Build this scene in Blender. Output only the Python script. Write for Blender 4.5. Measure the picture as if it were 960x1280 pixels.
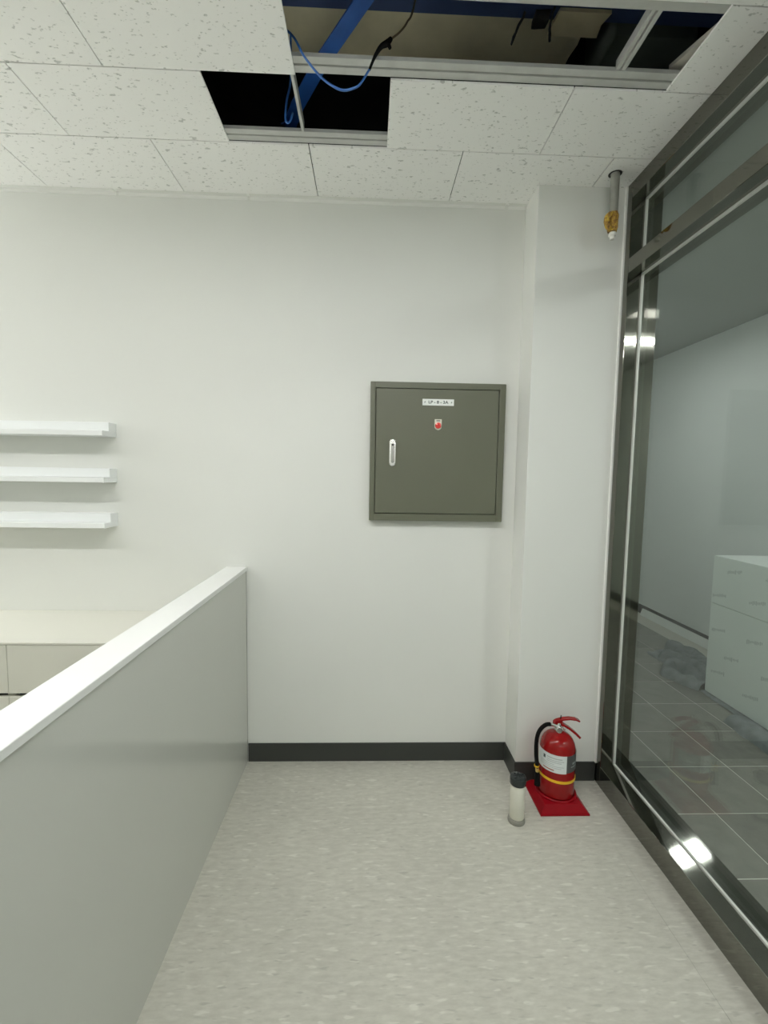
import bpy, bmesh, math, random
from mathutils import Vector, Matrix, noise

random.seed(7)
S = bpy.context.scene
C = S.collection
for o in list(bpy.data.objects):
    bpy.data.objects.remove(o)

# ------------------------------------------------------------------ camera
F_PX, PITCH, ROLL, YAW, CAM_H = 564.1756, -0.0791, 0.0159, 0.034, 1.4421
cy, sy, cp, sp, cr, sr = math.cos(YAW), math.sin(YAW), math.cos(PITCH), math.sin(PITCH), math.cos(ROLL), math.sin(ROLL)
FW = Vector((sy * cp, cy * cp, sp)); R0 = Vector((cy, -sy, 0)); U0 = R0.cross(FW)
RT = cr * R0 + sr * U0; UP = -sr * R0 + cr * U0
cam = bpy.data.cameras.new('camera'); camo = bpy.data.objects.new('camera', cam); C.objects.link(camo)
cam.sensor_fit = 'VERTICAL'; cam.sensor_height = 24.0; cam.lens = F_PX / 1280 * 24.0
cam.clip_start = 0.02; cam.clip_end = 60
M = Matrix.Identity(4)
for i in range(3):
    M[i][0] = RT[i]; M[i][1] = UP[i]; M[i][2] = -FW[i]
M[2][3] = CAM_H
camo.matrix_world = M
S.camera = camo

# ------------------------------------------------------------------ world, exposure
w = bpy.data.worlds.new('world'); S.world = w; w.use_nodes = True
w.node_tree.nodes['Background'].inputs[0].default_value = (0.5, 0.55, 0.6, 1)
w.node_tree.nodes['Background'].inputs[1].default_value = 0.05
S.view_settings.view_transform = 'Standard'; S.view_settings.look = 'None'
S.view_settings.gamma = 1.0; S.view_settings.use_curve_mapping = False
S.view_settings.exposure = 0.02
S.cycles.max_bounces = 12; S.cycles.diffuse_bounces = 8; S.cycles.glossy_bounces = 6
S.cycles.transparent_max_bounces = 16; S.cycles.sample_clamp_indirect = 6.0
S.cycles.caustics_reflective = False; S.cycles.caustics_refractive = False

# ceiling lamps of the two rooms: (x, y, z, size x, size y, emission)
LAMPS = [
    (-1.50, 0.68, 2.66, 2.00, 0.07, 32.0, 'long slim ceiling lamp nearest to the back wall'),
    (0.00, 0.68, 2.66, 0.90, 0.14, 47.0, 'short broad ceiling lamp above the camera'),
    (-3.35, 1.78, 2.05, 0.14, 0.55, 84.0, 'short hanging lamp in the left corner by the back wall'),
    (0.40, -1.80, 2.25, 1.00, 0.10, 28.0, 'slim hanging fill lamp added behind the camera'),  # unseen uplight, added to brighten the ceiling
]
LAMPS_FAR = [
    (2.33, 0.06, 2.655, 0.60, 0.04, 330.0, 'short ceiling lamp behind the glass, nearest to camera'),
    (1.90, 3.69, 2.672, 0.28, 0.17, 50.0, 'short ceiling lamp behind the glass, past the column'),
]

# ------------------------------------------------------------------ materials
def mat(name, col, rough=0.5, metal=0.0, spec=0.5, coat=0.0):
    m = bpy.data.materials.new(name); m.use_nodes = True
    b = m.node_tree.nodes['Principled BSDF']
    b.inputs['Base Color'].default_value = (*col, 1); b.inputs['Roughness'].default_value = rough
    b.inputs['Metallic'].default_value = metal; b.inputs['Specular IOR Level'].default_value = spec
    b.inputs['Coat Weight'].default_value = coat
    return m
def nodes(m): return m.node_tree.nodes, m.node_tree.links, m.node_tree.nodes['Principled BSDF']
def mapped(m, scale, rot=(0, 0, 0), world=True):
    n, l, b = nodes(m)
    mp = n.new('ShaderNodeMapping'); mp.inputs['Scale'].default_value = scale; mp.inputs['Rotation'].default_value = rot
    if world:
        g = n.new('ShaderNodeNewGeometry'); l.new(g.outputs['Position'], mp.inputs['Vector'])
    else:
        g = n.new('ShaderNodeTexCoord'); l.new(g.outputs['Object'], mp.inputs['Vector'])
    return mp
def noise_tex(m, mp, scale, detail=2.0, rough=0.5):
    n, l, b = nodes(m)
    t = n.new('ShaderNodeTexNoise'); t.inputs['Scale'].default_value = scale
    t.inputs['Detail'].default_value = detail; t.inputs['Roughness'].default_value = rough
    l.new(mp.outputs['Vector'], t.inputs['Vector']); return t
def ramp(m, src, stops):
    n, l, b = nodes(m)
    r = n.new('ShaderNodeValToRGB'); e = r.color_ramp.elements
    while len(e) < len(stops): e.new(0.5)
    for i, (p, c) in enumerate(stops):
        e[i].position = p; e[i].color = (*c, 1) if len(c) == 3 else c
    l.new(src, r.inputs['Fac']); return r
def mixc(m, fac, a, b_, mode='MIX'):
    n, l, b = nodes(m)
    x = n.new('ShaderNodeMix'); x.data_type = 'RGBA'; x.blend_type = mode
    for s, v in ((x.inputs[0], fac), (x.inputs[6], a), (x.inputs[7], b_)):
        if hasattr(v, 'is_output'): l.new(v, s)
        elif isinstance(v, (int, float)): s.default_value = v
        else: s.default_value = (*v, 1)
    return x.outputs[2]
def bump(m, h, strength, dist=0.002):
    n, l, b = nodes(m)
    u = n.new('ShaderNodeBump'); u.inputs['Strength'].default_value = strength; u.inputs['Distance'].default_value = dist
    l.new(h, u.inputs['Height']); l.new(u.outputs['Normal'], b.inputs['Normal'])
def varied(name, col, rough, amount=0.06, scale=3.0, **k):
    m = mat(name, col, rough, **k); n, l, b = nodes(m)
    t = noise_tex(m, mapped(m, (1, 1, 1)), scale, 3)
    lo = tuple(c * (1 - amount) for c in col); hi = tuple(min(1, c * (1 + amount)) for c in col)
    r = ramp(m, t.outputs['Fac'], [(0.3, lo), (0.7, hi)]); l.new(r.outputs['Color'], b.inputs['Base Color'])
    return m

WALL = varied('wall_paper', (0.735, 0.745, 0.712), 0.62, 0.012, 1.2, spec=0.3)
t = noise_tex(WALL, mapped(WALL, (1, 1, 1)), 420, 2); bump(WALL, t.outputs['Fac'], 0.06, 0.001)
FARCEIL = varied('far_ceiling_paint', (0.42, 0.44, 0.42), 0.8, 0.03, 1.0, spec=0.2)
FARWALL = varied('far_wall_paint', (0.76, 0.79, 0.77), 0.6, 0.02, 1.0, spec=0.3)

FLOOR = mat('vinyl_floor', (0.5, 0.49, 0.44), 0.42, spec=0.35)
n, l, b = nodes(FLOOR)
mp = mapped(FLOOR, (22, 70, 1)); t1 = noise_tex(FLOOR, mp, 1.0, 3, 0.6)
base = ramp(FLOOR, t1.outputs['Fac'], [(0.32, (0.475, 0.462, 0.405)), (0.50, (0.52, 0.508, 0.448)), (0.66, (0.565, 0.553, 0.49))])
mp2 = mapped(FLOOR, (17, 64, 1)); t2 = noise_tex(FLOOR, mp2, 1.0, 1.5, 0.5)
fl = ramp(FLOOR, t2.outputs['Fac'], [(0.62, (0, 0, 0)), (0.70, (1, 1, 1))])
c1 = mixc(FLOOR, fl.outputs['Color'], base.outputs['Color'], (0.62, 0.61, 0.545))
mp3 = mapped(FLOOR, (22, 85, 1), (0, 0, 0.02)); t3 = noise_tex(FLOOR, mp3, 1.0, 1.5, 0.5)
fd = ramp(FLOOR, t3.outputs['Fac'], [(0.63, (0, 0, 0)), (0.73, (1, 1, 1))])
c2 = mixc(FLOOR, fd.outputs['Color'], c1, (0.43, 0.42, 0.37))
t4 = noise_tex(FLOOR, mapped(FLOOR, (1, 1, 1)), 2.4, 2)
big = ramp(FLOOR, t4.outputs['Fac'], [(0.35, (0.95, 0.95, 0.95)), (0.65, (1.03, 1.03, 1.03))])
l.new(mixc(FLOOR, 1.0, c2, big.outputs['Color'], 'MULTIPLY'), b.inputs['Base Color'])

TILE = mat('mineral_ceiling_tile', (0.74, 0.75, 0.70), 0.85, spec=0.2)
n, l, b = nodes(TILE)
ta = noise_tex(TILE, mapped(TILE, (36, 72, 1), (0, 0, 0.12)), 1.0, 2, 0.55)
fa = ramp(TILE, ta.outputs['Fac'], [(0.655, (0, 0, 0)), (0.70, (1, 1, 1))])
tb = noise_tex(TILE, mapped(TILE, (75, 130, 1), (0, 0, -0.2)), 1.0, 1, 0.5)
fb = ramp(TILE, tb.outputs['Fac'], [(0.68, (0, 0, 0)), (0.73, (0.8, 0.8, 0.8))])
ca = mixc(TILE, fa.outputs['Color'], (0.935, 0.94, 0.925), (0.60, 0.61, 0.595))
l.new(mixc(TILE, fb.outputs['Color'], ca, (0.60, 0.61, 0.59)), b.inputs['Base Color'])
inv = n.new('ShaderNodeMath'); inv.operation = 'SUBTRACT'; inv.inputs[0].default_value = 1.0
l.new(fa.outputs['Color'], inv.inputs[1]); bump(TILE, inv.outputs[0], 0.35, 0.002)

CEIL = varied('ceiling_paint', (0.86, 0.87, 0.85), 0.8, 0.02, 2, spec=0.2)
DARKBASE = mat('rubber_baseboard', (0.036, 0.039, 0.035), 0.45)
PARTN = varied('partition_laminate', (0.56, 0.565, 0.525), 0.09, 0.015, 1.5, spec=0.5)
CAPW = varied('partition_cap_white', (0.77, 0.78, 0.765), 0.35, 0.01, 3)
SHELFW = varied('shelf_white', (0.82, 0.84, 0.84), 0.4, 0.01, 4)
CABI = varied('cabinet_ivory', (0.62, 0.62, 0.555), 0.4, 0.01, 2)
CABT = varied('worktop_ivory', (0.66, 0.655, 0.59), 0.35, 0.01, 2)
DARK = mat('recess_dark', (0.02, 0.02, 0.02), 0.8)

STEEL = mat('brushed_stainless', (0.21, 0.207, 0.18), 0.16, 1.0)
n, l, b = nodes(STEEL)
ts = noise_tex(STEEL, mapped(STEEL, (700, 700, 6)), 1.0, 2)
rr = n.new('ShaderNodeMapRange'); rr.inputs['To Min'].default_value = 0.03; rr.inputs['To Max'].default_value = 0.07
l.new(ts.outputs['Fac'], rr.inputs['Value']); l.new(rr.outputs[0], b.inputs['Roughness'])
SILLM = varied('brushed_sill_steel', (0.25, 0.25, 0.225), 0.045, 0.05, 30, metal=1.0)
GASKET = mat('clear_gasket', (0.62, 0.64, 0.60), 0.35)
BEADM = mat('wall_bead', (0.80, 0.81, 0.78), 0.6)
CAULK = mat('white_caulk', (0.86, 0.87, 0.84), 0.5)

GLASS = bpy.data.materials.new('storefront_glass'); GLASS.use_nodes = True
n = GLASS.node_tree.nodes; l = GLASS.node_tree.links; n.remove(n['Principled BSDF'])
tr = n.new('ShaderNodeBsdfTransparent'); tr.inputs[0].default_value = (0.93, 0.965, 0.945, 1)
gl = n.new('ShaderNodeBsdfGlossy'); gl.inputs['Roughness'].default_value = 0.0; gl.inputs[0].default_value = (1, 1, 1, 1)
fr = n.new('ShaderNodeFresnel'); gb = n.new('ShaderNodeNewGeometry'); mr = n.new('ShaderNodeMapRange')
mr.inputs['To Min'].default_value = 1.52; mr.inputs['To Max'].default_value = 1 / 1.52   # same reflectance on both faces of the pane
l.new(gb.outputs['Backfacing'], mr.inputs['Value']); l.new(mr.outputs[0], fr.inputs[0])
fm = n.new('ShaderNodeMath'); fm.operation = 'MULTIPLY'; fm.inputs[1].default_value = 0.6; l.new(fr.outputs[0], fm.inputs[0])
mx = n.new('ShaderNodeMixShader'); l.new(fm.outputs[0], mx.inputs[0]); l.new(tr.outputs[0], mx.inputs[1]); l.new(gl.outputs[0], mx.inputs[2])
l.new(mx.outputs[0], n['Material Output'].inputs['Surface'])

PANELG = varied('panel_olive_grey', (0.124, 0.130, 0.090), 0.42, 0.02, 6)
CHROME = mat('satin_chrome', (0.78, 0.78, 0.76), 0.18, 1.0)
WHITEP = mat('white_plastic', (0.85, 0.87, 0.85), 0.4)
INK = mat('dark_ink', (0.05, 0.07, 0.07), 0.6)
GREYINK = mat('grey_print', (0.40, 0.44, 0.44), 0.6)
REDBTN = mat('red_lens', (0.72, 0.06, 0.05), 0.25, coat=0.5)
REDEXT = varied('extinguisher_red', (0.27, 0.006, 0.007), 0.06, 0.05, 8, spec=0.35, coat=0.0)
REDTRAY = varied('red_plastic', (0.25, 0.003, 0.008), 0.36, 0.06, 10, spec=0.12)
BLACKR = mat('black_rubber', (0.007, 0.007, 0.007), 0.6, spec=0.06)
YELLOW = mat('yellow_band', (0.80, 0.48, 0.02), 0.45)
BRASS = mat('brass', (0.75, 0.55, 0.2), 0.3, 1.0)
STICK = mat('sticker_white', (0.72, 0.76, 0.76), 0.4)
STICKD = mat('sticker_dark', (0.075, 0.08, 0.08), 0.35)
CANW = varied('canister_white', (0.68, 0.67, 0.58), 0.5, 0.04, 20)
CANG = mat('canister_grey', (0.27, 0.265, 0.23), 0.5)
CANK = mat('canister_cap', (0.025, 0.03, 0.03), 0.12, spec=0.4)
PIPE = varied('galvanised_pipe', (0.33, 0.33, 0.30), 0.4, 0.12, 30, metal=0.5)
WRAP = mat('ochre_wrap', (0.36, 0.20, 0.03), 0.6)
n, l, b = nodes(WRAP); t = noise_tex(WRAP, mapped(WRAP, (1, 1, 1)), 70, 3)
r = ramp(WRAP, t.outputs['Fac'], [(0.35, (0.12, 0.06, 0.015)), (0.5, (0.36, 0.19, 0.03)), (0.65, (0.60, 0.42, 0.05))]); l.new(r.outputs['Color'], b.inputs['Base Color'])
RAILM = varied('galvanised_rail', (0.55, 0.56, 0.54), 0.5, 0.06, 20, metal=0.2)
DECK = varied('dark_deck', (0.018, 0.022, 0.026), 0.9, 0.2, 4)
NAVY = varied('navy_beam_paint', (0.055, 0.09, 0.22), 0.6, 0.15, 3)
TAN = varied('tan_duct_board', (0.80, 0.74, 0.54), 0.8, 0.14, 6)
TANL = varied('pale_tan_board', (0.82, 0.74, 0.50), 0.8, 0.12, 8)
GREEND = varied('dark_green_duct', (0.13, 0.155, 0.13), 0.7, 0.2, 5)
BLUES = varied('blue_strap', (0.02, 0.12, 0.50), 0.5, 0.15, 14)
BLUEC = mat('blue_cable', (0.03, 0.13, 0.42), 0.4)
BROWNW = mat('brown_wire', (0.13, 0.10, 0.06), 0.6)
OFFCUT = varied('tile_offcut', (0.62, 0.60, 0.54), 0.85, 0.06, 30)
GROUT = mat('pale_grout', (0.52, 0.51, 0.455), 0.8)
STONE = mat('grey_floor_tile', (0.10, 0.10, 0.095), 0.16)
n, l, b = nodes(STONE); oi = n.new('ShaderNodeObjectInfo'); t = noise_tex(STONE, mapped(STONE, (1, 1, 1)), 14, 4, 0.6)
r1 = ramp(STONE, t.outputs['Fac'], [(0.3, (0.175, 0.172, 0.155)), (0.7, (0.225, 0.22, 0.20))])
r2 = ramp(STONE, oi.outputs['Random'], [(0.0, (0.88, 0.87, 0.86)), (1.0, (1.08, 1.08, 1.06))])
l.new(mixc(STONE, 1.0, r1.outputs['Color'], r2.outputs['Color'], 'MULTIPLY'), b.inputs['Base Color'])
CARTON = varied('white_carton', (0.84, 0.88, 0.85), 0.5, 0.015, 4)
CARTINK = mat('carton_print', (0.60, 0.645, 0.62), 0.6)
CLOTH = varied('grey_cloth', (0.21, 0.225, 0.23), 0.9, 0.15, 18, spec=0.1)
t = noise_tex(CLOTH, mapped(CLOTH, (1, 1, 1)), 160, 3); bump(CLOTH, t.outputs['Fac'], 0.4, 0.004)
PLANK = varied('white_plank', (0.72, 0.74, 0.71), 0.5, 0.02, 5)
def emis(name, s, col=(1.0, 0.995, 0.985)):
    m = bpy.data.materials.new(name); m.use_nodes = True
    b = m.node_tree.nodes['Principled BSDF']; b.inputs['Base Color'].default_value = (0.9, 0.9, 0.9, 1)
    b.inputs['Emission Color'].default_value = (*col, 1); b.inputs['Emission Strength'].default_value = s
    return m

# ------------------------------------------------------------------ mesh helpers
def bmn(): return bmesh.new()
def box(bm, x0, x1, y0, y1, z0, z1, bev=0.0, seg=2):
    v = [bm.verts.new((x, y, z)) for x in (x0, x1) for y in (y0, y1) for z in (z0, z1)]
    fs = [bm.faces.new([v[i] for i in q]) for q in ((0, 1, 3, 2), (4, 6, 7, 5), (0, 4, 5, 1), (2, 3, 7, 6), (0, 2, 6, 4), (1, 5, 7, 3))]
    if bev:
        es = list({e for f in fs for e in f.edges})
        bmesh.ops.bevel(bm, geom=es, offset=bev, segments=seg, profile=0.7, affect='EDGES')
    return bm
def lathe(bm, prof, cx=0, cy_=0, seg=40, cap=True):
    rings = []
    for r, z in prof:
        rings.append([bm.verts.new((cx + r * math.cos(2 * math.pi * k / seg), cy_ + r * math.sin(2 * math.pi * k / seg), z)) for k in range(seg)])
    for a, b_ in zip(rings, rings[1:]):
        for k in range(seg):
            bm.faces.new((a[k], a[(k + 1) % seg], b_[(k + 1) % seg], b_[k]))
    if cap:
        bm.faces.new(list(reversed(rings[0]))); bm.faces.new(rings[-1])
    return bm
def tube(bm, pts, rad, seg=10, smooth=4):
    P = [Vector(p) for p in pts]
    if smooth > 1 and len(P) > 2:
        Q = []
        for i in range(len(P) - 1):
            p0 = P[max(i - 1, 0)]; p1 = P[i]; p2 = P[i + 1]; p3 = P[min(i + 2, len(P) - 1)]
            for s in range(smooth):
                t = s / smooth
                Q.append(0.5 * ((2 * p1) + (p2 - p0) * t + (2 * p0 - 5 * p1 + 4 * p2 - p3) * t * t + (3 * p1 - p0 - 3 * p2 + p3) * t ** 3))
        Q.append(P[-1]); P = Q
    rads = rad if isinstance(rad, (list, tuple)) else [rad] * 2
    rings = []; up = None
    for i, p in enumerate(P):
        d = (P[min(i + 1, len(P) - 1)] - P[max(i - 1, 0)]).normalized()
        if up is None: up = d.orthogonal().normalized()
        up = (up - d * up.dot(d)).normalized(); s = d.cross(up)
        f = i / (len(P) - 1) * (len(rads) - 1); j = min(int(f), len(rads) - 2); rr_ = rads[j] + (rads[j + 1] - rads[j]) * (f - j)
        rings.append([bm.verts.new(p + (up * math.cos(2 * math.pi * k / seg) + s * math.sin(2 * math.pi * k / seg)) * rr_) for k in range(seg)])
    for a, b_ in zip(rings, rings[1:]):
        for k in range(seg):
            bm.faces.new((a[k], a[(k + 1) % seg], b_[(k + 1) % seg], b_[k]))
    bm.faces.new(list(reversed(rings[0]))); bm.faces.new(rings[-1])
    return bm
def ribbon(bm, pts, widthv, thick):
    """a flat bar along pts: widthv is the width vector, thick the thickness"""
    P = [Vector(p) for p in pts]; W = Vector(widthv) * 0.5; rings = []
    for i, p in enumerate(P):
        d = (P[min(i + 1, len(P) - 1)] - P[max(i - 1, 0)]).normalized()
        nn = d.cross(W).normalized() * thick * 0.5
        rings.append([bm.verts.new(p + a) for a in (W + nn, W - nn, -W - nn, -W + nn)])
    for a, b_ in zip(rings, rings[1:]):
        for k in range(4): bm.faces.new((a[k], a[(k + 1) % 4], b_[(k + 1) % 4], b_[k]))
    bm.faces.new(list(reversed(rings[0]))); bm.faces.new(rings[-1]); return bm
def prism(bm, prof, axis, a0, a1):
    """extrude a closed 2D profile along axis ('x': prof=(y,z), 'y': prof=(x,z), 'z': prof=(x,y))"""
    def pt(p, a): return {'x': (a, p[0], p[1]), 'y': (p[0], a, p[1]), 'z': (p[0], p[1], a)}[axis]
    A = [bm.verts.new(pt(p, a0)) for p in prof]; B = [bm.verts.new(pt(p, a1)) for p in prof]; n_ = len(prof)
    for k in range(n_): bm.faces.new((A[k], A[(k + 1) % n_], B[(k + 1) % n_], B[k]))
    bm.faces.new(list(reversed(A))); bm.faces.new(B); return bm
def pill(cx, cz, wdt, hgt, seg=10):
    r_ = wdt / 2; out = []
    for k in range(seg + 1):
        a = math.pi * k / seg; out.append((cx + r_ * math.cos(a), cz + hgt / 2 - r_ + r_ * math.sin(a)))
    for k in range(seg + 1):
        a = math.pi + math.pi * k / seg; out.append((cx + r_ * math.cos(a), cz - hgt / 2 + r_ + r_ * math.sin(a)))
    return out
def obj(name, bm, m, parent=None, smooth=False, origin=None):
    bmesh.ops.recalc_face_normals(bm, faces=bm.faces[:])
    if origin is not None:
        bmesh.ops.translate(bm, verts=bm.verts[:], vec=-Vector(origin))
    me = bpy.data.meshes.new(name); bm.to_mesh(me); bm.free()
    me.materials.append(m)
    if smooth:
        for p in me.polygons: p.use_smooth = True
        try: me.set_sharp_from_angle(angle=math.radians(40))
        except Exception: pass
    o = bpy.data.objects.new(name, me); C.objects.link(o)
    if origin is not None: o.location = origin
    if parent is not None:
        o.parent = parent
        if parent.parent is None: o.location = Vector(o.location) - Vector(parent.location)
        else: o.location = Vector(o.location) - Vector(parent.location) - Vector(parent.parent.location)
    return o
def tag(o, label=None, cat=None, group=None, kind=None):
    if label: o['label'] = label
    if cat: o['category'] = cat
    if group: o['group'] = group
    if kind: o['kind'] = kind
    return o
def thing(name, label, cat, loc, group=None):
    o = bpy.data.objects.new(name, None); C.objects.link(o); o.location = loc; o.empty_display_size = 0.05
    return tag(o, label, cat, group)
def struct(name, bm, m, label=None):
    return tag(obj(name, bm, m), label, None, None, 'structure')
def B(*a, **k): return box(bmn(), *a, **k)

# ------------------------------------------------------------------ dimensions
H = 2.707; Y0 = 2.191; YA, YB, YC, YD = 1.8524, 1.5481, 1.2745, 0.975
XL, YF = -3.6, -3.2                       # left wall, wall behind the camera
COLX, COLY = 0.7145, 2.0305; FX = 1.103; GX = 1.170; FARX = 2.98
PX, PX2, PZ = -0.5877, -0.6881, 0.9918     # low partition
PLN = 3.65                                 # top of plenum

# ------------------------------------------------------------------ shell
struct('wall_back', B(XL - .1, 1.24, Y0, Y0 + .12, -.05, PLN), WALL, 'off-white wall behind the grey electrical panel')
struct('wall_left', B(XL - .1, XL, YF, Y0, -.05, PLN), WALL, 'off-white wall left of the low cabinets')
struct('wall_front', B(XL - .1, 1.24, YF - .1, YF, -.05, PLN), WALL, 'off-white wall behind the camera')
struct('column', B(COLX, FX - .005, COLY, Y0, 0, H, bev=0.004), WALL, 'off-white boxed column between back wall and glass')
fl = struct('floor', B(XL, 0.988, YF, Y0, -.05, 0), FLOOR, 'flecked grey vinyl floor')
obj('floor_strip', B(0.9888, FX + .05, YF, Y0, -.05, -0.0003), FLOOR, fl)

# baseboards
struct('baseboard_back', B(PX, COLX, Y0 - .006, Y0, 0, .094), DARKBASE, 'dark rubber baseboard under the panel')
bm = bmn(); prism(bm, [(COLX - .006, Y0 - .006), (COLX - .006, COLY - .006), (FX - .004, COLY - .006), (FX - .004, COLY), (COLX, COLY), (COLX, Y0 - .006)], 'z', 0, .094)
struct('baseboard_right', bm, DARKBASE, 'dark rubber baseboard around the column foot')

# ceiling: plain rest plus individual tiles with joints
bm = bmn(); TH = .007
box(bm, XL, FX + .13, YF, YD - .003, H, H + TH); box(bm, XL, -2.655, YD - .003, Y0, H, H + TH)
ce = struct('ceiling', bm, CEIL, 'suspended ceiling of flecked mineral tiles, several missing')
g = .0019
def tile(x0, x1, y0, y1, dz=0.0):
    o = obj('ceiling_tile', B(x0 + g, x1 - g, y0 + g, y1 - g, H + dz, H + dz + TH), TILE, ce)
    return o
XS = FX + .13
for x0, x1 in ((-2.65, -2.05), (-2.05, -1.45), (-1.45, -.85), (-.85, -.25), (-.25, .35), (.35, .95), (.95, XS)):
    tile(x0, x1, YA, Y0)
for x0, x1 in ((-2.65, -2.35), (-2.35, -1.75), (-1.75, -1.15), (-1.15, -.55), (.05, .65), (.65, XS)):
    tile(x0, x1, YB, YA)
for x0, x1 in ((-2.65, -2.05), (-2.05, -1.45), (-1.45, -.85), (-.85, -.25), (.95, XS)):
    tile(x0, x1, YC, YB)
for x0, x1 in ((-2.65, -2.35), (-2.35, -1.75), (-1.75, -1.15), (-1.15, -.55), (-.55, .05), (.05, .65), (.65, XS)):
    tile(x0, x1, YD, YC)
# carrier rails above the tiles (folded M bars, a groove down the middle)
def m_bar_x(x0, x1, yc, wd=.057):
    z = H + TH + .0005; h = .012; q = wd / 2
    prof = [(yc - q, z + h), (yc - q, z), (yc - .004, z), (yc - .002, z + .007), (yc + .002, z + .007), (yc + .004, z), (yc + q, z), (yc + q, z + h), (yc + q - .002, z + h), (yc + q - .002, z + .009), (yc - q + .002, z + .009), (yc - q + .002, z + h)]
    return prism(bmn(), prof, 'x', x0, x1)
for yc in (YA - .030, YB - .030, YC + .002):
    obj('carrier_rail', m_bar_x(XL + .1, FX + .1, yc), RAILM, ce)
z = H + TH + .001
obj('cross_bar', B(-.268, -.258, YB - .004, YA - .056, z, z + .035), RAILM, ce)
bm = bmn(); prism(bm, [(.752, z + .030), (.752, z + .003), (.763, z + .003), (.765, z + .010), (.769, z + .010), (.771, z + .003), (.783, z + .003), (.783, z + .030)], 'y', YC + .03, YB - .058)
obj('cross_bar', bm, RAILM, ce)
# the slab over the plenum
obj('deck', B(XL, FX + .13, YF, Y0, PLN, PLN + .1), DECK, ce)
obj('plenum_lining', B(XL, FX + .13, Y0 - .012, Y0 - .002, H + TH + .03, PLN), DECK, ce)
obj('plenum_lining', B(FX + .128, FX + .14, YF, Y0, H + TH, PLN), DECK, ce)
# wall bead under the tiles
for i, (x0, x1) in enumerate(((XL, -1.163), (-1.150, -.572), (-.560, .615), (.632, COLX - .001))):
    bm = bmn(); prism(bm, [(Y0, H - .0005), (Y0 - .022, H - .0005), (Y0 - .022, H - .002), (Y0 - .003, H - .003), (Y0 - .003, H - .017), (Y0, H - .017)], 'x', x0, x1)
    struct('trim_%d' % (i + 1), bm, BEADM)

# ------------------------------------------------------------------ storefront: window_1
YN = -2.6
struct_win = tag(bpy.data.objects.new('window_1', None), 'stainless steel framed glass wall on the right', None, None, 'structure'); C.objects.link(struct_win)
W = struct_win
obj('jamb', B(FX, GX + .07, 1.985, Y0, 0, H, bev=.0015, seg=1), STEEL, W)
bm = bmn(); prism(bm, [(FX, 0), (FX, .0945), (FX + .0015, .0963), (GX, .1110), (GX + .0085, .1129), (GX + .07, .1265), (GX + .07, 0)], 'y', YN, 1.9848)
obj('sill', bm, SILLM, W)
obj('transom', B(FX, GX + .07, YN, 1.9848, 2.331, 2.391, bev=.0015, seg=1), STEEL, W)
obj('header', B(FX, GX + .07, YN, 1.9848, 2.640, H - .0002, bev=.0015, seg=1), STEEL, W)
obj('mullion', B(FX, GX + .07, -.95, -.90, .127, 2.330), STEEL, W)
obj('mullion', B(FX, GX + .07, YN, YN + .05, .127, 2.330), STEEL, W)
obj('glass_pane', B(GX, GX + .008, -.90, 1.9846, .1133, 2.3305), GLASS, W)
obj('glass_pane', B(GX, GX + .008, YN + .05, 1.9846, 2.3915, 2.6395), GLASS, W)
obj('glass_pane', B(GX, GX + .008, YN + .05, -.95, .1133, 2.3305), GLASS, W)
def gask(y0, y1, z0, z1):
    s = .009; bm = bmn(); x0, x1 = GX - s, GX - .0003
    box(bm, x0, x1, y0, y1, z0, z0 + s * .8); box(bm, x0, x1, y0, y1, z1 - s, z1)
    box(bm, x0, x1, y1 - s, y1, z0, z1); box(bm, x0, x1, y0, y0 + s, z0, z1)
    obj('gasket', bm, GASKET, W)
gask(-.8995, 1.9845, .1092, 2.3305); gask(YN + .05, 1.9845, 2.3915, 2.6395)
bm = B(FX - .007, FX - .0003, 2.017, COLY - .0003, .095, H - .003)
struct('trim_5', bm, CAULK, 'white caulk line where column meets the steel jamb')

# ------------------------------------------------------------------ the room behind the glass
struct('wall_right', B(FARX, FARX + .1, YN - .6, 6.1, -.05, H), FARWALL, 'pale grey wall of the room behind the glass')
struct('wall_end', B(1.24, FARX + .1, 6.0, 6.1, -.05, H), FARWALL)
struct('wall_near', B(1.24, FARX + .1, YN - .7, YN - .6, -.05, H), FARWALL)
struct('wall_side', B(1.14, 1.24, Y0 + .12, 6.1, -.05, H), FARWALL)
struct('wall_corner', B(1.14, 1.24, YF, YN - .001, -.05, H), WALL)
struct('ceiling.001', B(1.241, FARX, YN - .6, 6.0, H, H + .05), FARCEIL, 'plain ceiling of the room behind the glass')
struct('baseboard_far', B(FARX - .008, FARX, YN - .6, 6.0, 0, .095), DARKBASE, 'dark baseboard of the room behind the glass')
f2 = struct('floor.001', B(GX + .07, FARX, YN - .6, 6.0, -.05, -.0014), GROUT, 'dark grey stone tile floor behind the glass')
pit = .307; me = None
bm = B(-pit / 2 + .0028, pit / 2 - .0028, -.318 / 2 + .0028, .318 / 2 - .0028, -.006, 0, bev=.0006, seg=1)
proto = obj('floor_tile', bm, STONE, f2); proto_used = False
xs = [1.53 + pit * k for k in range(-1, 5)]
for i in range(len(xs)):
    xa = max(xs[i] - 0, 1.241)
    for j in range(-12, 11):
        yc = 2.444 - .318 / 2 + .318 * j
        if yc < -1.5 or yc > 5.8: continue
        if not proto_used: o = proto; proto_used = True
        else: o = proto.copy(); C.objects.link(o); o.parent = f2
        xc = xs[i] + pit / 2; sx = 1.0
        if i == len(xs) - 1:
            continue
        if i == 0:
            x1 = xs[1]; x0 = 1.241; xc = (x0 + x1) / 2; sx = (x1 - x0) / pit
        o.location = (xc, yc, 0); o.scale = (sx, 1, 1)

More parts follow.
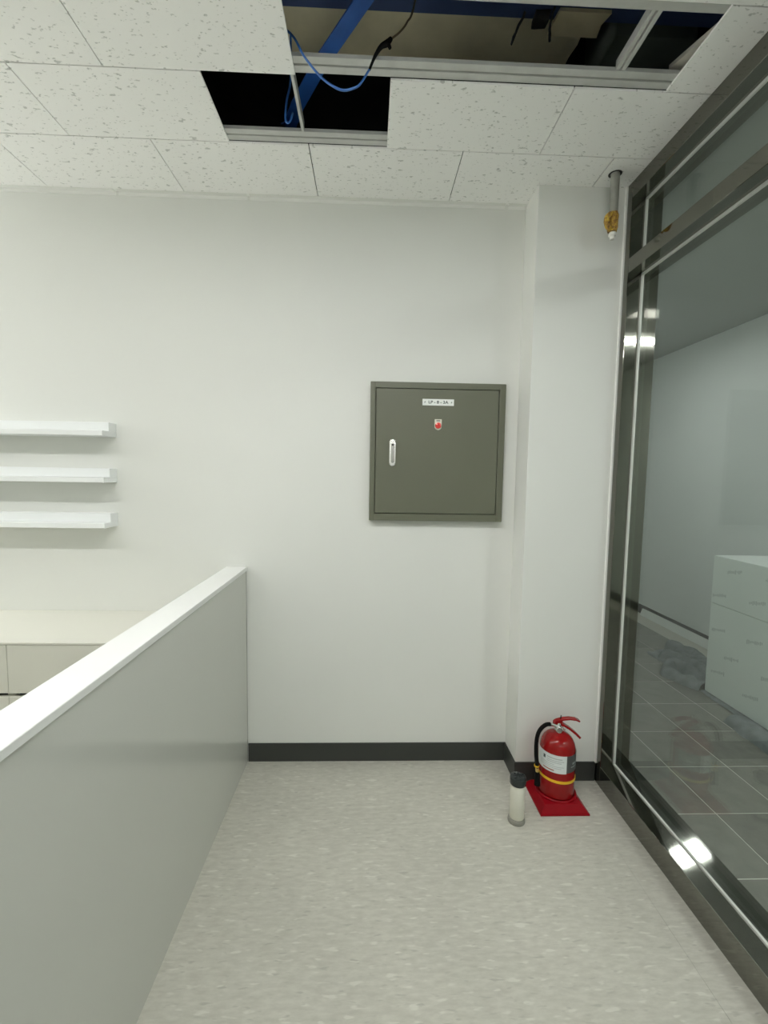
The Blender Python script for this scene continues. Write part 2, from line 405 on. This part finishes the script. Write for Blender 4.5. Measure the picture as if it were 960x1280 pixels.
# ------------------------------------------------------------------ ceiling lamps
def lamp(i, x, y, z, sx, sy_, e, label):
    t = thing('ceiling_lamp', label, 'lamp', (x, y, H))
    if z > 2.6:                                # ceiling lamp in a shallow metal tray: light leaves through the bottom only
        bm = bmn(); w_ = .006; a_, b_ = sx / 2 + .001, sy_ / 2 + .001
        box(bm, x - a_ - w_, x - a_, y - b_, y + b_, z - .019, z + .0195); box(bm, x + a_, x + a_ + w_, y - b_, y + b_, z - .019, z + .0195)
        box(bm, x - a_ - w_, x + a_ + w_, y - b_ - w_, y - b_, z - .019, z + .0195); box(bm, x - a_ - w_, x + a_ + w_, y + b_, y + b_ + w_, z - .019, z + .0195)
        box(bm, x - a_ - w_, x + a_ + w_, y - b_ - w_, y + b_ + w_, z + .020, min(z + .04, H - .0005))
        obj('housing', bm, WHITEP, t)
    else:
        obj('housing', B(x - sx / 2 * .3, x + sx / 2 * .3, y - sy_ / 2 * .3, y + sy_ / 2 * .3, z + .02, z + .04), WHITEP, t)
    for s_ in (-1, 1) if z < 2.66 else ():
        dx, dy = (s_ * sx * .12, 0) if sx > sy_ else (0, s_ * sy_ * .12)
        obj('stem', lathe(bmn(), [(.006, z + .0401), (.006, H - .0005)], x + dx, y + dy, 10), WHITEP, t)
    obj('diffuser', B(x - sx / 2, x + sx / 2, y - sy_ / 2, y + sy_ / 2, z - .025, z + .0195), emis('lamp_glow_%d' % i, e), t)
for i, a in enumerate(LAMPS + LAMPS_FAR): lamp(i, *a)

# ------------------------------------------------------------------ low partition
P = thing('low_partition', 'waist-high glossy grey partition with white top running towards the camera', 'partition', (PX, Y0, 0))
obj('panel', B(PX2 + .004, PX - .004, -2.2, Y0 - .002, 0, PZ - .020), PARTN, P)
tag(obj('cap', B(PX2, PX, -2.2, Y0 - .0005, PZ - .0195, PZ, bev=.0015, seg=1), CAPW, P), 'white cap along the top')
obj('edge_strip', B(PX - .004, PX - .0032, Y0 - .005, Y0 - .002, 0, PZ - .020), mat('edge_grey', (.2, .2, .19), .5), P)

# ------------------------------------------------------------------ picture ledges on the wall
for k, (zt, zl, xr, nm) in enumerate(((1.667, 1.604, -1.194, 'topmost'), (1.457, 1.393, -1.1955, 'middle'), (1.248, 1.185, -1.198, 'lowest'))):
    t = thing('wall_shelf', 'white picture ledge on the back wall, %s of the three' % nm, 'shelf', (-1.9, Y0, zl), 'white picture ledges on the back wall')
    x0 = -2.5
    obj('back_block', B(x0, xr, Y0 - .062, Y0 - .0003, zl + .0235, zt + .001, bev=.0012, seg=1), SHELFW, t)
    obj('ledge', B(x0, xr, Y0 - .112, Y0 - .0003, zl, zl + .023, bev=.0012, seg=1), SHELFW, t)

# ------------------------------------------------------------------ cabinets under a continuous worktop
wt = obj('worktop', B(-3.4, PX2 - .003, 1.765, Y0 - .001, .762, .771, bev=.001, seg=1), CABT, None, origin=(-2.0, 1.97, .762))
tag(wt, 'long ivory worktop along the back wall under the shelves', 'worktop')
for k, (x0, x1, nm) in enumerate(((-1.411, -.694, 'ivory drawer cabinet right of the seam, against the grey partition'), (-2.13, -1.412, 'ivory drawer cabinet left of the seam, at the photo edge'))):
    t = thing('cabinet', nm, 'cabinet', ((x0 + x1) / 2, 1.98, 0), 'ivory cabinets under the worktop')
    bm = bmn(); q = .016
    box(bm, x0, x0 + q, 1.785, Y0 - .002, 0, .7615); box(bm, x1 - q, x1, 1.785, Y0 - .002, 0, .7615)
    box(bm, x0 + q, x1 - q, 1.79, Y0 - .002, 0, .08); box(bm, x0 + q, x1 - q, Y0 - .02, Y0 - .002, .08, .7615)
    obj('body', bm, CABI, t)
    for (z0, z1) in ((.564, .7605), (.31, .550), (.085, .296)):
        obj('drawer', B(x0 + .0006, x1 - .0006, 1.767, 1.7845, z0, z1, bev=.001, seg=1), CABI, t)
    obj('gap_shade', B(x0 + q + .001, x1 - q - .001, 1.80, 1.815, .296, .57), DARK, t)  # dark sheet painted in as the shade inside the drawer gaps

# ------------------------------------------------------------------ electrical panel
FYp = Y0 - .036; kx = FYp / (Y0 - .02)
def pz(z_): return CAM_H + (z_ - CAM_H) * kx
px0, px1, pz0, pz1 = 0.0015 * kx, .648 * kx, pz(1.229), pz(1.888)
E = thing('electrical_panel', 'square olive-grey electrical panel box on the back wall', 'panel', ((px0 + px1) / 2, Y0, pz0))
dx0, dx1, dz0, dz1 = .028 * kx, .616 * kx, pz(1.2645), pz(1.858)
bm = bmn()
box(bm, px0, dx0 - .002, FYp, Y0 - .0005, pz0, pz1, bev=.002, seg=1); box(bm, dx1 + .002, px1, FYp, Y0 - .0005, pz0, pz1, bev=.002, seg=1)
box(bm, dx0 - .003, dx1 + .003, FYp + .0002, Y0 - .0005, dz1 + .002, pz1 - .0002); box(bm, dx0 - .003, dx1 + .003, FYp + .0002, Y0 - .0005, pz0 + .0002, dz0 - .002)
box(bm, dx0 - .003, dx1 + .003, Y0 - .012, Y0 - .0006, dz0 - .003, dz1 + .003)
obj('frame', bm, PANELG, E)
D = obj('door', B(dx0 + .0012, dx1 - .0012, FYp + .0008, FYp + .018, dz0 + .0012, dz1 - .0012, bev=.0012, seg=1), PANELG, E)
DY = FYp + .0008
hx, hz = .1095 * kx, pz(1.555)
bm = bmn(); prism(bm, pill(hx, hz, .029, .126, 12), 'y', DY - .008, DY - .0002)
bmesh.ops.bevel(bm, geom=[e for e in bm.edges if all(abs(v.co.y - (DY - .008)) < 1e-5 for v in e.verts)], offset=.003, segments=3, affect='EDGES')
tag(obj('handle', bm, CHROME, D, smooth=True), 'chrome pill-shaped handle')
bm = bmn(); prism(bm, pill(hx + .001, hz - .003, .015, .092, 10), 'y', DY - .0125, DY - .0081)
bmesh.ops.bevel(bm, geom=[e for e in bm.edges if all(abs(v.co.y - (DY - .0125)) < 1e-5 for v in e.verts)], offset=.002, segments=2, affect='EDGES')
obj('handle_lever', bm, mat('handle_grey', (.36, .36, .34), .25, 1.0), D, smooth=True)
bm = bmn(); prism(bm, [(hx + .001 + .005 * math.cos(a * .6283), hz + .036 + .005 * math.sin(a * .6283)) for a in range(10)], 'y', DY - .0133, DY - .0126)
obj('keyhole', bm, DARK, D)
# name plate with its writing
lx0, lx1, lz0, lz1 = .2485 * kx, .3985 * kx, pz(1.781), pz(1.811)
NP = obj('name_plate', B(lx0, lx1, DY - .0022, DY - .0002, lz0, lz1), WHITEP, E)
def text(body, size, cx, cz, y, name, m, parent, wfit=None):
    cu = bpy.data.curves.new(name, 'FONT'); cu.body = body; cu.size = size; cu.align_x = 'CENTER'; cu.align_y = 'CENTER'; cu.extrude = .0002; cu.offset = .0005
    to = bpy.data.objects.new('tmp_text', cu); C.objects.link(to)
    bpy.context.view_layer.update()
    me = bpy.data.meshes.new_from_object(to.evaluated_get(bpy.context.evaluated_depsgraph_get()))
    bpy.data.objects.remove(to); bpy.data.curves.remove(cu)
    me.name = name; xs_ = [v.co.x for v in me.vertices]; sc = (wfit / (max(xs_) - min(xs_))) if wfit else 1.0
    me.transform(Matrix(((sc, 0, 0, 0), (0, 0, -1, 0), (0, 1, 0, 0), (0, 0, 0, 1))))
    me.materials.clear(); me.materials.append(m)
    o = bpy.data.objects.new(name, me); C.objects.link(o); o.parent = parent
    base_ = Vector(parent.location) + (Vector(parent.parent.location) if parent.parent else Vector((0, 0, 0)))
    o.location = Vector((cx, y, cz)) - base_; return o
lcx, lcz = (lx0 + lx1) / 2, (lz0 + lz1) / 2
text('LP - 8 - 3A', .019, lcx, lcz, DY - .0025, 'lettering', INK, NP, .094)
for s in (-1, 1):
    bx, q = lcx + s * .063, .0065
    zz = [(bx + .003, lcz + q), (bx - .004, lcz - .001), (bx - .0005, lcz - .001), (bx - .003, lcz - q), (bx + .004, lcz + .0015), (bx + .0005, lcz + .0015)]
    bm = bmn(); prism(bm, zz, 'y', DY - .0027, DY - .0023); obj('lightning_mark', bm, INK, NP)
bxc, bzt = .3255 * kx, pz(1.7165)
prof = [(bxc - .0165, bzt), (bxc - .0165, bzt - .036)] + [(bxc + .0165 * math.cos(math.pi + math.pi * k / 8), bzt - .036 + .014 * math.sin(math.pi + math.pi * k / 8)) for k in range(1, 8)] + [(bxc + .0165, bzt - .036), (bxc + .0165, bzt)]
bm = bmn(); prism(bm, prof, 'y', DY - .004, DY - .0002); IP = obj('alarm_plate', bm, mat('cream_plate', (0.75, 0.74, 0.64), .4), E)
bm = bmn(); lathe(bm, [(.0145, 0), (.0145, .006), (.013, .010), (.0075, .012), (.006, .0105), (.0005, .0115)], seg=24)
bmesh.ops.transform(bm, matrix=Matrix.Translation((bxc, DY - .004, bzt - .030)) @ Matrix.Rotation(math.pi / 2, 4, 'X'), verts=bm.verts[:])
tag(obj('alarm_button', bm, REDBTN, IP, smooth=True), 'round red button')
obj('caption', B(bxc - .009, bxc + .009, DY - .0043, DY - .0039, bzt - .009, bzt - .005), INK, IP)

# ------------------------------------------------------------------ fire extinguisher on its red stand
ex, ey, r0 = .864, 1.915, .077
T = thing('extinguisher_stand', 'square red plastic stand on the floor under the fire extinguisher', 'stand', (ex - .003, 1.907, 0))
tx0, tx1, ty0, ty1 = .754, .968, 1.800, 2.012
bm = bmn()
def ring4(i, z_): return [bm.verts.new(p) for p in ((tx0 + i, ty0 + i, z_), (tx1 - i, ty0 + i, z_), (tx1 - i, ty1 - i, z_), (tx0 + i, ty1 - i, z_))]
rs = [ring4(0, 0), ring4(0, .006), ring4(.004, .008), ring4(.024, .034), ring4(.027, .036)]
for a, b_ in zip(rs, rs[1:]):
    for k in range(4): bm.faces.new((a[k], a[(k + 1) % 4], b_[(k + 1) % 4], b_[k]))
bm.faces.new(list(reversed(rs[0]))); bm.faces.new(rs[-1])
obj('base', bm, REDTRAY, T)
bm = bmn(); bot = .042
lathe(bm, [(.079, .0355), (.088, .0355), (.0875, .041), (.084, .044), (.080, .044), (.079, .041)], ex, ey, 40, cap=False)
obj('seat_ring', bm, REDTRAY, T, smooth=True)

X = thing('fire_extinguisher', 'red fire extinguisher with black hose and white label by the column', 'extinguisher', (ex, ey, .0365))
prof = [(.045, .0365), (.070, .0375), (r0, .045), (r0, .235), (.0755, .252), (.070, .272), (.061, .289), (.046, .303), (.028, .312), (.019, .316), (.018, .322), (.004, .322)]
bm = bmn(); lathe(bm, prof, ex, ey, 48); TK = obj('tank', bm, REDEXT, X, smooth=True)
def patch(name, m, parent, a0, a1, z0, z1, rr_, th=.0006, seg=24):
    bm = bmn(); cols = []
    for k in range(seg + 1):
        a = math.radians(a0 + (a1 - a0) * k / seg); c_, s_ = math.cos(a), math.sin(a)
        cols.append([bm.verts.new((ex + q * c_, ey + q * s_, zz_)) for q, zz_ in ((rr_, z0), (rr_ + th, z0), (rr_ + th, z1), (rr_, z1))])
    for a, b_ in zip(cols, cols[1:]):
        for k in range(4): bm.faces.new((a[k], a[(k + 1) % 4], b_[(k + 1) % 4], b_[k]))
    bm.faces.new(cols[0]); bm.faces.new(list(reversed(cols[-1])))
    return obj(name, bm, m, parent, smooth=True)
SK = patch('label_sticker', STICK, TK, -205, -83, .163, .243, r0 + .0002)
tag(SK, 'white instruction label'); tag(patch('dark_sticker', STICKD, TK, -83, -10, .166, .243, r0 + .0002), 'dark grey half of the label')
for (a0, a1, z0, z1, m_) in ((-160, -152, .214, .229, INK), (-146, -98, .225, .229, GREYINK), (-146, -92, .216, .2185, GREYINK), (-146, -100, .208, .2105, GREYINK), (-172, -122, .199, .201, GREYINK), (-172, -92, .191, .193, GREYINK), (-172, -100, .183, .185, GREYINK), (-160, -122, .1715, .176, mat('rust_print', (.35, .12, .08), .5)),
                            (-66, -28, .188, .192, GREYINK), (-60, -34, .200, .209, GREYINK)):
    patch('printed_line', m_, TK, a0, a1, z0, z1, r0 + .0009, .0002, 8)
# yellow strap, a little tilted
bm = bmn(); lathe(bm, [(r0 + .0004, -.0055), (r0 + .0024, -.0055), (r0 + .0024, .0055), (r0 + .0004, .0055), (r0 + .0004, -.0055)], 0, 0, 48, cap=False)
bmesh.ops.transform(bm, matrix=Matrix.Translation((ex, ey, .123)) @ Matrix.Rotation(math.radians(2), 4, 'Y'), verts=bm.verts[:])
tag(obj('strap', bm, YELLOW, X, smooth=True), 'yellow strap around the tank')
V_ = obj('valve', lathe(bmn(), [(.0165, .3222), (.0165, .333), (.0135, .335), (.0135, .352), (.011, .356), (.002, .356)], ex - .002, ey, 20), CHROME, X, smooth=True)
bm = bmn(); lathe(bm, [(.0145, 0), (.0145, .010), (.0125, .012), (.002, .012)], 0, 0, 20)
bmesh.ops.transform(bm, matrix=Matrix.Translation((ex - .006, ey - .0135, .331)) @ Matrix.Rotation(math.pi / 2, 4, 'X'), verts=bm.verts[:])
obj('gauge', bm, CHROME, V_, smooth=True)
def lever(name, pts, wd, th):
    bm = bmn(); ribbon(bm, pts, (0, wd, 0), th); bmesh.ops.bevel(bm, geom=bm.edges[:], offset=.001, segments=1, affect='EDGES')
    return obj(name, bm, REDEXT, X)
lever('squeeze_lever', [(ex - .020, ey, .345), (ex - .019, ey, .358), (ex - .010, ey, .364), (ex + .018, ey, .3715), (ex + .048, ey, .374), (ex + .076, ey, .370), (ex + .092, ey, .363)], .024, .007)
lever('carry_handle', [(ex + .008, ey, .350), (ex + .022, ey, .345), (ex + .048, ey, .329), (ex + .076, ey, .307), (ex + .097, ey, .286)], .026, .010)
bm = bmn(); box(bm, ex - .018, ex + .014, ey - .0105, ey + .0105, .346, .366, bev=.003); obj('lever_yoke', bm, REDEXT, X)
bm = bmn(); tube(bm, [(ex + .012, ey - .014, .344), (ex + .016, ey - .0145, .334), (ex + .024, ey - .014, .327)], .0032, 8, 3); obj('safety_pin', bm, CHROME, X, smooth=True)
bm = bmn(); tube(bm, [(ex + .007, ey, .372), (ex + .009, ey, .388)], .0022, 8, 1); obj('pin_stem', bm, BLACKR, X)
bm = bmn(); tube(bm, [(ex - .008, ey - .006, .341), (ex - .028, ey - .010, .349), (ex - .046, ey - .013, .354)], [.008, .0068, .0078], 14, 3); obj('hose_coupling', bm, CHROME, X, smooth=True)
bm = bmn(); tube(bm, [(ex - .044, ey - .013, .354), (ex - .062, ey - .015, .3535), (ex - .083, ey - .018, .341), (ex - .099, ey - .020, .316), (ex - .106, ey - .022, .280), (ex - .106, ey - .023, .230), (ex - .101, ey - .022, .185), (ex - .097, ey - .021, .158)], .0088, 14, 5)
obj('hose', bm, BLACKR, X, smooth=True)
bm = bmn(); tube(bm, [(ex - .0975, ey - .021, .160), (ex - .096, ey - .021, .137)], [.0086, .0078], 14, 1); obj('nozzle_collar', bm, BRASS, X, smooth=True)
bm = bmn(); tube(bm, [(ex - .096, ey - .021, .138), (ex - .094, ey - .021, .076)], [.0095, .0115, .0135], 16, 1); obj('nozzle', bm, BLACKR, X, smooth=True)
bm = bmn(); lathe(bm, [(.0088, -.003), (.0115, -.003), (.0115, .003), (.0088, .003), (.0088, -.003)], 0, 0, 16, cap=False)
bmesh.ops.translate(bm, verts=bm.verts[:], vec=(ex - .1, ey - .021, .166)); obj('hose_clip', bm, YELLOW, X, smooth=True)

# ------------------------------------------------------------------ white canister
cx, cyy = .641, 1.778
K = thing('canister', 'slim white canister with black cap standing beside the red stand', 'canister', (cx, cyy, 0))
obj('body', lathe(bmn(), [(.0295, .0205), (.0305, .022), (.0305, .165), (.029, .167)], cx, cyy, 32), CANW, K, smooth=True)
bm = bmn(); lathe(bm, [(.034, 0), (.0355, .003), (.0345, .014), (.0315, .0200), (.02, .0203)], cx - .001, cyy, 32); tag(obj('foot', bm, CANG, K, smooth=True), 'grey foot')
bm = bmn(); lathe(bm, [(.0325, .1672), (.0340, .170), (.0340, .190), (.0325, .197), (.026, .2015), (.012, .203), (.010, .200), (.001, .200)], cx, cyy, 32); KC = obj('cap', bm, CANK, K, smooth=True)
KC['label'] = 'glossy black cap'
for k in range(7):
    a = k * .9; bm = bmn(); tube(bm, [(cx + .006 * math.cos(a), cyy + .006 * math.sin(a), .2035), (cx + .018 * math.cos(a + .5), cyy + .018 * math.sin(a + .5), .2040), (cx + .027 * math.cos(a + .2), cyy + .027 * math.sin(a + .2), .2008)], .0016, 6, 3)
    obj('cap_rib', bm, CANK, K, smooth=True)

# ------------------------------------------------------------------ sprinkler drop pipe
sx_, sy_ = 1.006, 1.948
SP = thing('sprinkler_pipe', 'grey drop pipe with ochre wrapped end hanging by the steel frame', 'pipe', (sx_, sy_, H))
obj('pipe', lathe(bmn(), [(.0175, 2.53), (.0175, H + .25)], sx_, sy_, 20), PIPE, SP, smooth=True)
bm = bmn(); lathe(bm, [(.0176, H - .0006), (.026, H - .0006), (.027, H - .0001), (.0176, H - .0001)], sx_ - .002, sy_ - .002, 20, cap=False)
obj('hole_shade_ring', bm, DARK, SP)  # dark ring painted as the shade of a gap, the tile is uncut
bm = bmn(); lathe(bm, [(.0178, 2.555), (.021, 2.545), (.0225, 2.52), (.0215, 2.495), (.018, 2.478), (.010, 2.476)], sx_, sy_, 20)
for v in bm.verts:
    nz = noise.noise(v.co * 60); d = Vector((v.co.x - sx_, v.co.y - sy_, 0))
    if d.length > .001: v.co += d.normalized() * nz * .004
bw = bmn
tag(obj('wrap', bm, WRAP, SP, smooth=True), 'ochre tape wrap')
bm = bmn(); pts = [(sx_ - .008, sy_ - .016, 2.548), (sx_ - .028, sy_ - .018, 2.535), (sx_ - .036, sy_ - .017, 2.512), (sx_ - .027, sy_ - .017, 2.488), (sx_ - .012, sy_ - .016, 2.49)]
tube(bm, pts, [.006, .011, .012, .010, .006], 8, 3)
for v in bm.verts: v.co += Vector((noise.noise(v.co * 90), noise.noise(v.co * 90 + Vector((5, 0, 0))), noise.noise(v.co * 90 + Vector((0, 7, 0))))) * .003
obj('tape_tail', bm, WRAP, SP, smooth=True)
obj('plug', lathe(bmn(), [(.013, 2.4755), (.015, 2.470), (.015, 2.462), (.010, 2.459), (.009, 2.447), (.002, 2.446)], sx_, sy_, 16), mat('plug_white', (.8, .8, .74), .4), SP, smooth=True)

# ------------------------------------------------------------------ things in the open plenum
o = obj('steel_beam', B(XL + .01, FX + .12, 1.20, 1.645, 3.00, 3.30), NAVY, None, origin=(0, 1.42, 3.0)); tag(o, 'navy blue steel beam crossing above the open ceiling', 'beam')
bm = bmn()
prism(bm, [(-.95, 1.652), (.745, 1.652), (.735, 1.70), (.738, 1.75), (.728, 1.80), (.725, 1.87), (-.95, 1.87)], 'z', 3.02, 3.26)
o = obj('duct_board', bm, TAN, None, origin=(0, 1.75, 3.02)); tag(o, 'long brown duct board above the missing ceiling tiles', 'duct')
bm = bmn(); prism(bm, [(.612, 1.600), (.785, 1.600), (.770, 1.64), (.776, 1.685), (.600, 1.685), (.606, 1.64)], 'z', 2.985, 2.997)
o = obj('board_scrap', bm, TANL, None, origin=(.69, 1.64, 2.985)); tag(o, 'short pale tan board scrap at the right end of the brown duct', 'board')
bm = bmn(); box(bm, .535, .585, 1.61, 1.655, 2.975, 2.9995, bev=.01); tube(bm, [(.50, 1.62, 2.998), (.485, 1.66, 2.97), (.475, 1.69, 2.955)], .004, 6, 3); tube(bm, [(.59, 1.60, 2.995), (.592, 1.64, 2.965), (.605, 1.68, 2.962)], .004, 6, 3)
for v in bm.verts: v.co += Vector((noise.noise(v.co * 40), noise.noise(v.co * 40 + Vector((3, 0, 0))), 0)) * .006
o = obj('beam_clamp', bm, DARK, None, origin=(.56, 1.63, 2.98)); tag(o, 'ragged dark clamp hanging under the navy beam', 'clamp')
o = obj('green_duct', B(.83, 1.12, 1.655, 1.90, 2.97, 3.25, bev=.01), GREEND, None, origin=(.97, 1.8, 2.93)); tag(o, 'dark green duct above the far right opening', 'duct')
bm = bmn(); ribbon(bm, [(.05, 1.42, 2.975), (-.011, 1.508, 2.935), (-.10, 1.62, 2.92), (-.194, 1.734, 2.90), (-.30, 1.90, 2.885), (-.345, 2.0, 2.885), (-.365, 2.03, 2.90)], (.045, .025, 0), .006)
o = obj('blue_strap', bm, BLUES, None, origin=(-.1, 1.7, 2.9)); tag(o, 'flat blue strap slanting down through the open ceiling', 'strap')
BC = thing('blue_cable', 'thin blue cable sagging in a loop below the ceiling rail', 'cable', (-.1, 1.46, 2.75))
Yc = 1.462; s_ = Yc / 1.5
def q(x_, z_): return (x_ * s_, Yc, CAM_H + (z_ - CAM_H) * s_)
bm = bmn(); tube(bm, [(-.42, 1.50, 2.81), (-.34, Yc, 2.80), q(-.258, 2.786), q(-.217, 2.724), q(-.168, 2.669), q(-.125, 2.640), q(-.094, 2.631), q(-.065, 2.638), q(-.044, 2.651), q(-.015, 2.696)], .0034, 8, 5); obj('cord', bm, BLUEC, BC, smooth=True)
bm = bmn(); tube(bm, [q(-.016, 2.693), q(-.006, 2.718), q(.004, 2.739), q(.020, 2.762), q(.038, 2.772), q(.050, 2.786)], [.0038, .0042, .0055, .007, .009, .006], 8, 3); tube(bm, [q(.040, 2.774), q(.047, 2.758)], [.007, .005], 8, 1); obj('black_joint', bm, BLACKR, BC, smooth=True)
bm = bmn(); tube(bm, [q(.048, 2.783), q(.070, 2.800), q(.089, 2.820), q(.100, 2.838), q(.112, 2.858), (.13, 1.50, 2.93), (.15, 1.52, 3.0)], .0028, 8, 4); obj('brown_wire', bm, BROWNW, BC, smooth=True)
bm = bmn(); tube(bm, [(-.285, 1.66, 2.93), (-.296, 1.72, 2.831), (-.309, 1.72, 2.765), (-.314, 1.72, 2.705), (-.308, 1.72, 2.690), (-.297, 1.72, 2.695), (-.290, 1.73, 2.73)], .0035, 8, 4)
o = obj('blue_loop', bm, BLUEC, None, smooth=True, origin=(-.3, 1.72, 2.8)); tag(o, 'short thin blue cord loop beside the strap end', 'cable')
bm = bmn(); pts = [(.933, 1.509), (.970, 1.533), (1.06, 1.48), (1.04, 1.30), (.985, 1.345)]
A_ = [bm.verts.new((x_, y_, 2.736 + (1.0 - x_) * .12)) for x_, y_ in pts]; B_ = [bm.verts.new((x_, y_, 2.748 + (1.0 - x_) * .12)) for x_, y_ in pts]
for k in range(5): bm.faces.new((A_[k], A_[(k + 1) % 5], B_[(k + 1) % 5], B_[k]))
bm.faces.new(list(reversed(A_))); bm.faces.new(B_)
o = obj('tile_offcut', bm, OFFCUT, None, origin=(.98, 1.43, H + TH)); tag(o, 'broken ceiling tile offcut tilted over the far right opening', 'tile')

# ------------------------------------------------------------------ cartons, cloth and plank behind the glass
def carton(name_, x0, x1, y0, y1, z0, z1, label, marks):
    t = thing('carton', label, 'carton', ((x0 + x1) / 2, (y0 + y1) / 2, z0), 'white cartons stacked behind the glass')
    obj('box', B(x0, x1, y0, y1, z0, z1, bev=.006), CARTON, t)
    obj('tape', B((x0 + x1) / 2 - .03, (x0 + x1) / 2 + .03, y0 + .01, y1 - .01, z1 - .0002, z1 + .0006), WHITEP, t)
    for (yy, zz_) in marks:
        bm = bmn()
        for k in range(10):
            a = random.uniform(.010, .026); ya = yy - k * .0115; zc = zz_ + k * .0025
            box(bm, x0 - .0006, x0 - .0001, ya - .0075, ya, zc - a / 2 + random.uniform(-.004, .004), zc + a / 2)
        obj('printed_mark', bm, CARTINK, t)
BX = 2.325; BYF = 2.925
carton('carton', BX, 2.92, 2.15, BYF, .012, .628, 'large lower white carton on the grey cloth behind the glass', ((2.90, .45), (2.62, .47), (2.78, .30), (2.50, .29), (2.88, .17), (2.62, .13), (2.45, .50)))
carton('carton', BX - .003, 2.90, 2.16, BYF - .002, .630, .950, 'smaller upper white carton on top of the lower carton', ((2.80, .86), (2.91, .68), (2.62, .71), (2.52, .87), (2.42, .72)))
def heap(name, ridges, x0, x1, y0, y1, nx, ny, rough, seed):
    """cloth as a height field: ridges = (points, width, height)"""
    bm = bmn(); V = {}
    for i in range(nx + 1):
        for j in range(ny + 1):
            x_ = x0 + (x1 - x0) * i / nx; y_ = y0 + (y1 - y0) * j / ny; h_ = 0.0
            for pts_, wd, ht in ridges:
                best = 9
                for a, b_ in zip(pts_, pts_[1:]):
                    ax, ay = b_[0] - a[0], b_[1] - a[1]; L = ax * ax + ay * ay
                    t_ = max(0, min(1, ((x_ - a[0]) * ax + (y_ - a[1]) * ay) / L)); d = math.hypot(x_ - a[0] - ax * t_, y_ - a[1] - ay * t_)
                    best = min(best, d)
                e = best / wd * (1 + .25 * noise.noise(Vector((x_ * 9, y_ * 9, seed))))
                if e < 1: h_ = max(h_, ht * math.sqrt(1 - e * e))
            if h_ > 0: h_ += rough * noise.noise(Vector((x_ * 16, y_ * 16, seed + 3)))
            V[i, j] = (x_, y_, h_)
    vs = {}
    for i in range(nx):
        for j in range(ny):
            cs = ((i, j), (i + 1, j), (i + 1, j + 1), (i, j + 1))
            if max(V[c_][2] for c_ in cs) <= .004: continue
            f_ = []
            for c_ in cs:
                if c_ not in vs: vs[c_] = bm.verts.new((V[c_][0], V[c_][1], max(.001, V[c_][2])))
                f_.append(vs[c_])
            bm.faces.new(f_)
    return bm
rid = [([(2.61, 3.68), (2.65, 3.50), (2.62, 3.3), (2.55, 3.1)],   .055, .085),
       ([(2.42, 3.46), (2.47, 3.36), (2.50, 3.2), (2.46, 3.0)], .06, .085),
       ([(2.26, 3.20), (2.29, 3.24), (2.33, 3.24), (2.36, 3.12), (2.36, 2.99)], .055, .105),
       ([(2.24, 3.17), (2.26, 3.10), (2.29, 3.02), (2.34, 2.95)], .045, .065),
       ([(2.50, 3.50), (2.56, 3.2), (2.5, 2.97)], .16, .030), ([(2.54, 3.50), (2.57, 3.25), (2.52, 3.0)], .045, .075)]
bm = heap('moving_blanket', rid, 2.05, 2.80, 2.93, 3.95, 110, 150, .016, 2.0)
o = obj('moving_blanket', bm, CLOTH, None, smooth=True, origin=(2.4, 3.2, 0)); tag(o, 'crumpled grey blanket on the tiles at the far end of the cartons', 'blanket')
tg = obj('care_tag', B(2.335, 2.36, 3.015, 3.05, .088, .091), WHITEP, o)
bm = heap('cloth_edge', [([(2.335, 2.93), (2.32, 2.75), (2.33, 2.55), (2.335, 2.4)], .04, .011)], 2.285, 2.42, 2.2, 2.929, 30, 70, .003, 5.0)
for v in bm.verts: v.co.z = min(v.co.z, .0115)
o = obj('cloth_sheet', bm, CLOTH, None, smooth=True, origin=(2.32, 2.6, 0)); tag(o, 'thin edge of grey cloth pinched under the lower carton', 'cloth')
bm = heap('cloth_bundle', [([(2.215, 2.50), (2.21, 2.38), (2.205, 2.2)], .068, .06)], 2.06, 2.284, 2.05, 2.70, 34, 80, .010, 8.0)
o = obj('cloth_bundle', bm, CLOTH, None, smooth=True, origin=(2.25, 2.36, 0)); tag(o, 'rolled grey cloth bundle before the lower carton at the photo edge', 'cloth')
bm = bmn(); prism(bm, [(2.928, 0), (2.948, .0), (2.969, .068), (2.953, .070)], 'y', 2.95, 4.66)
o = obj('skirting_plank', bm, PLANK, None, origin=(2.94, 3.8, 0)); tag(o, 'long white plank leaning on the far wall behind the glass', 'plank')
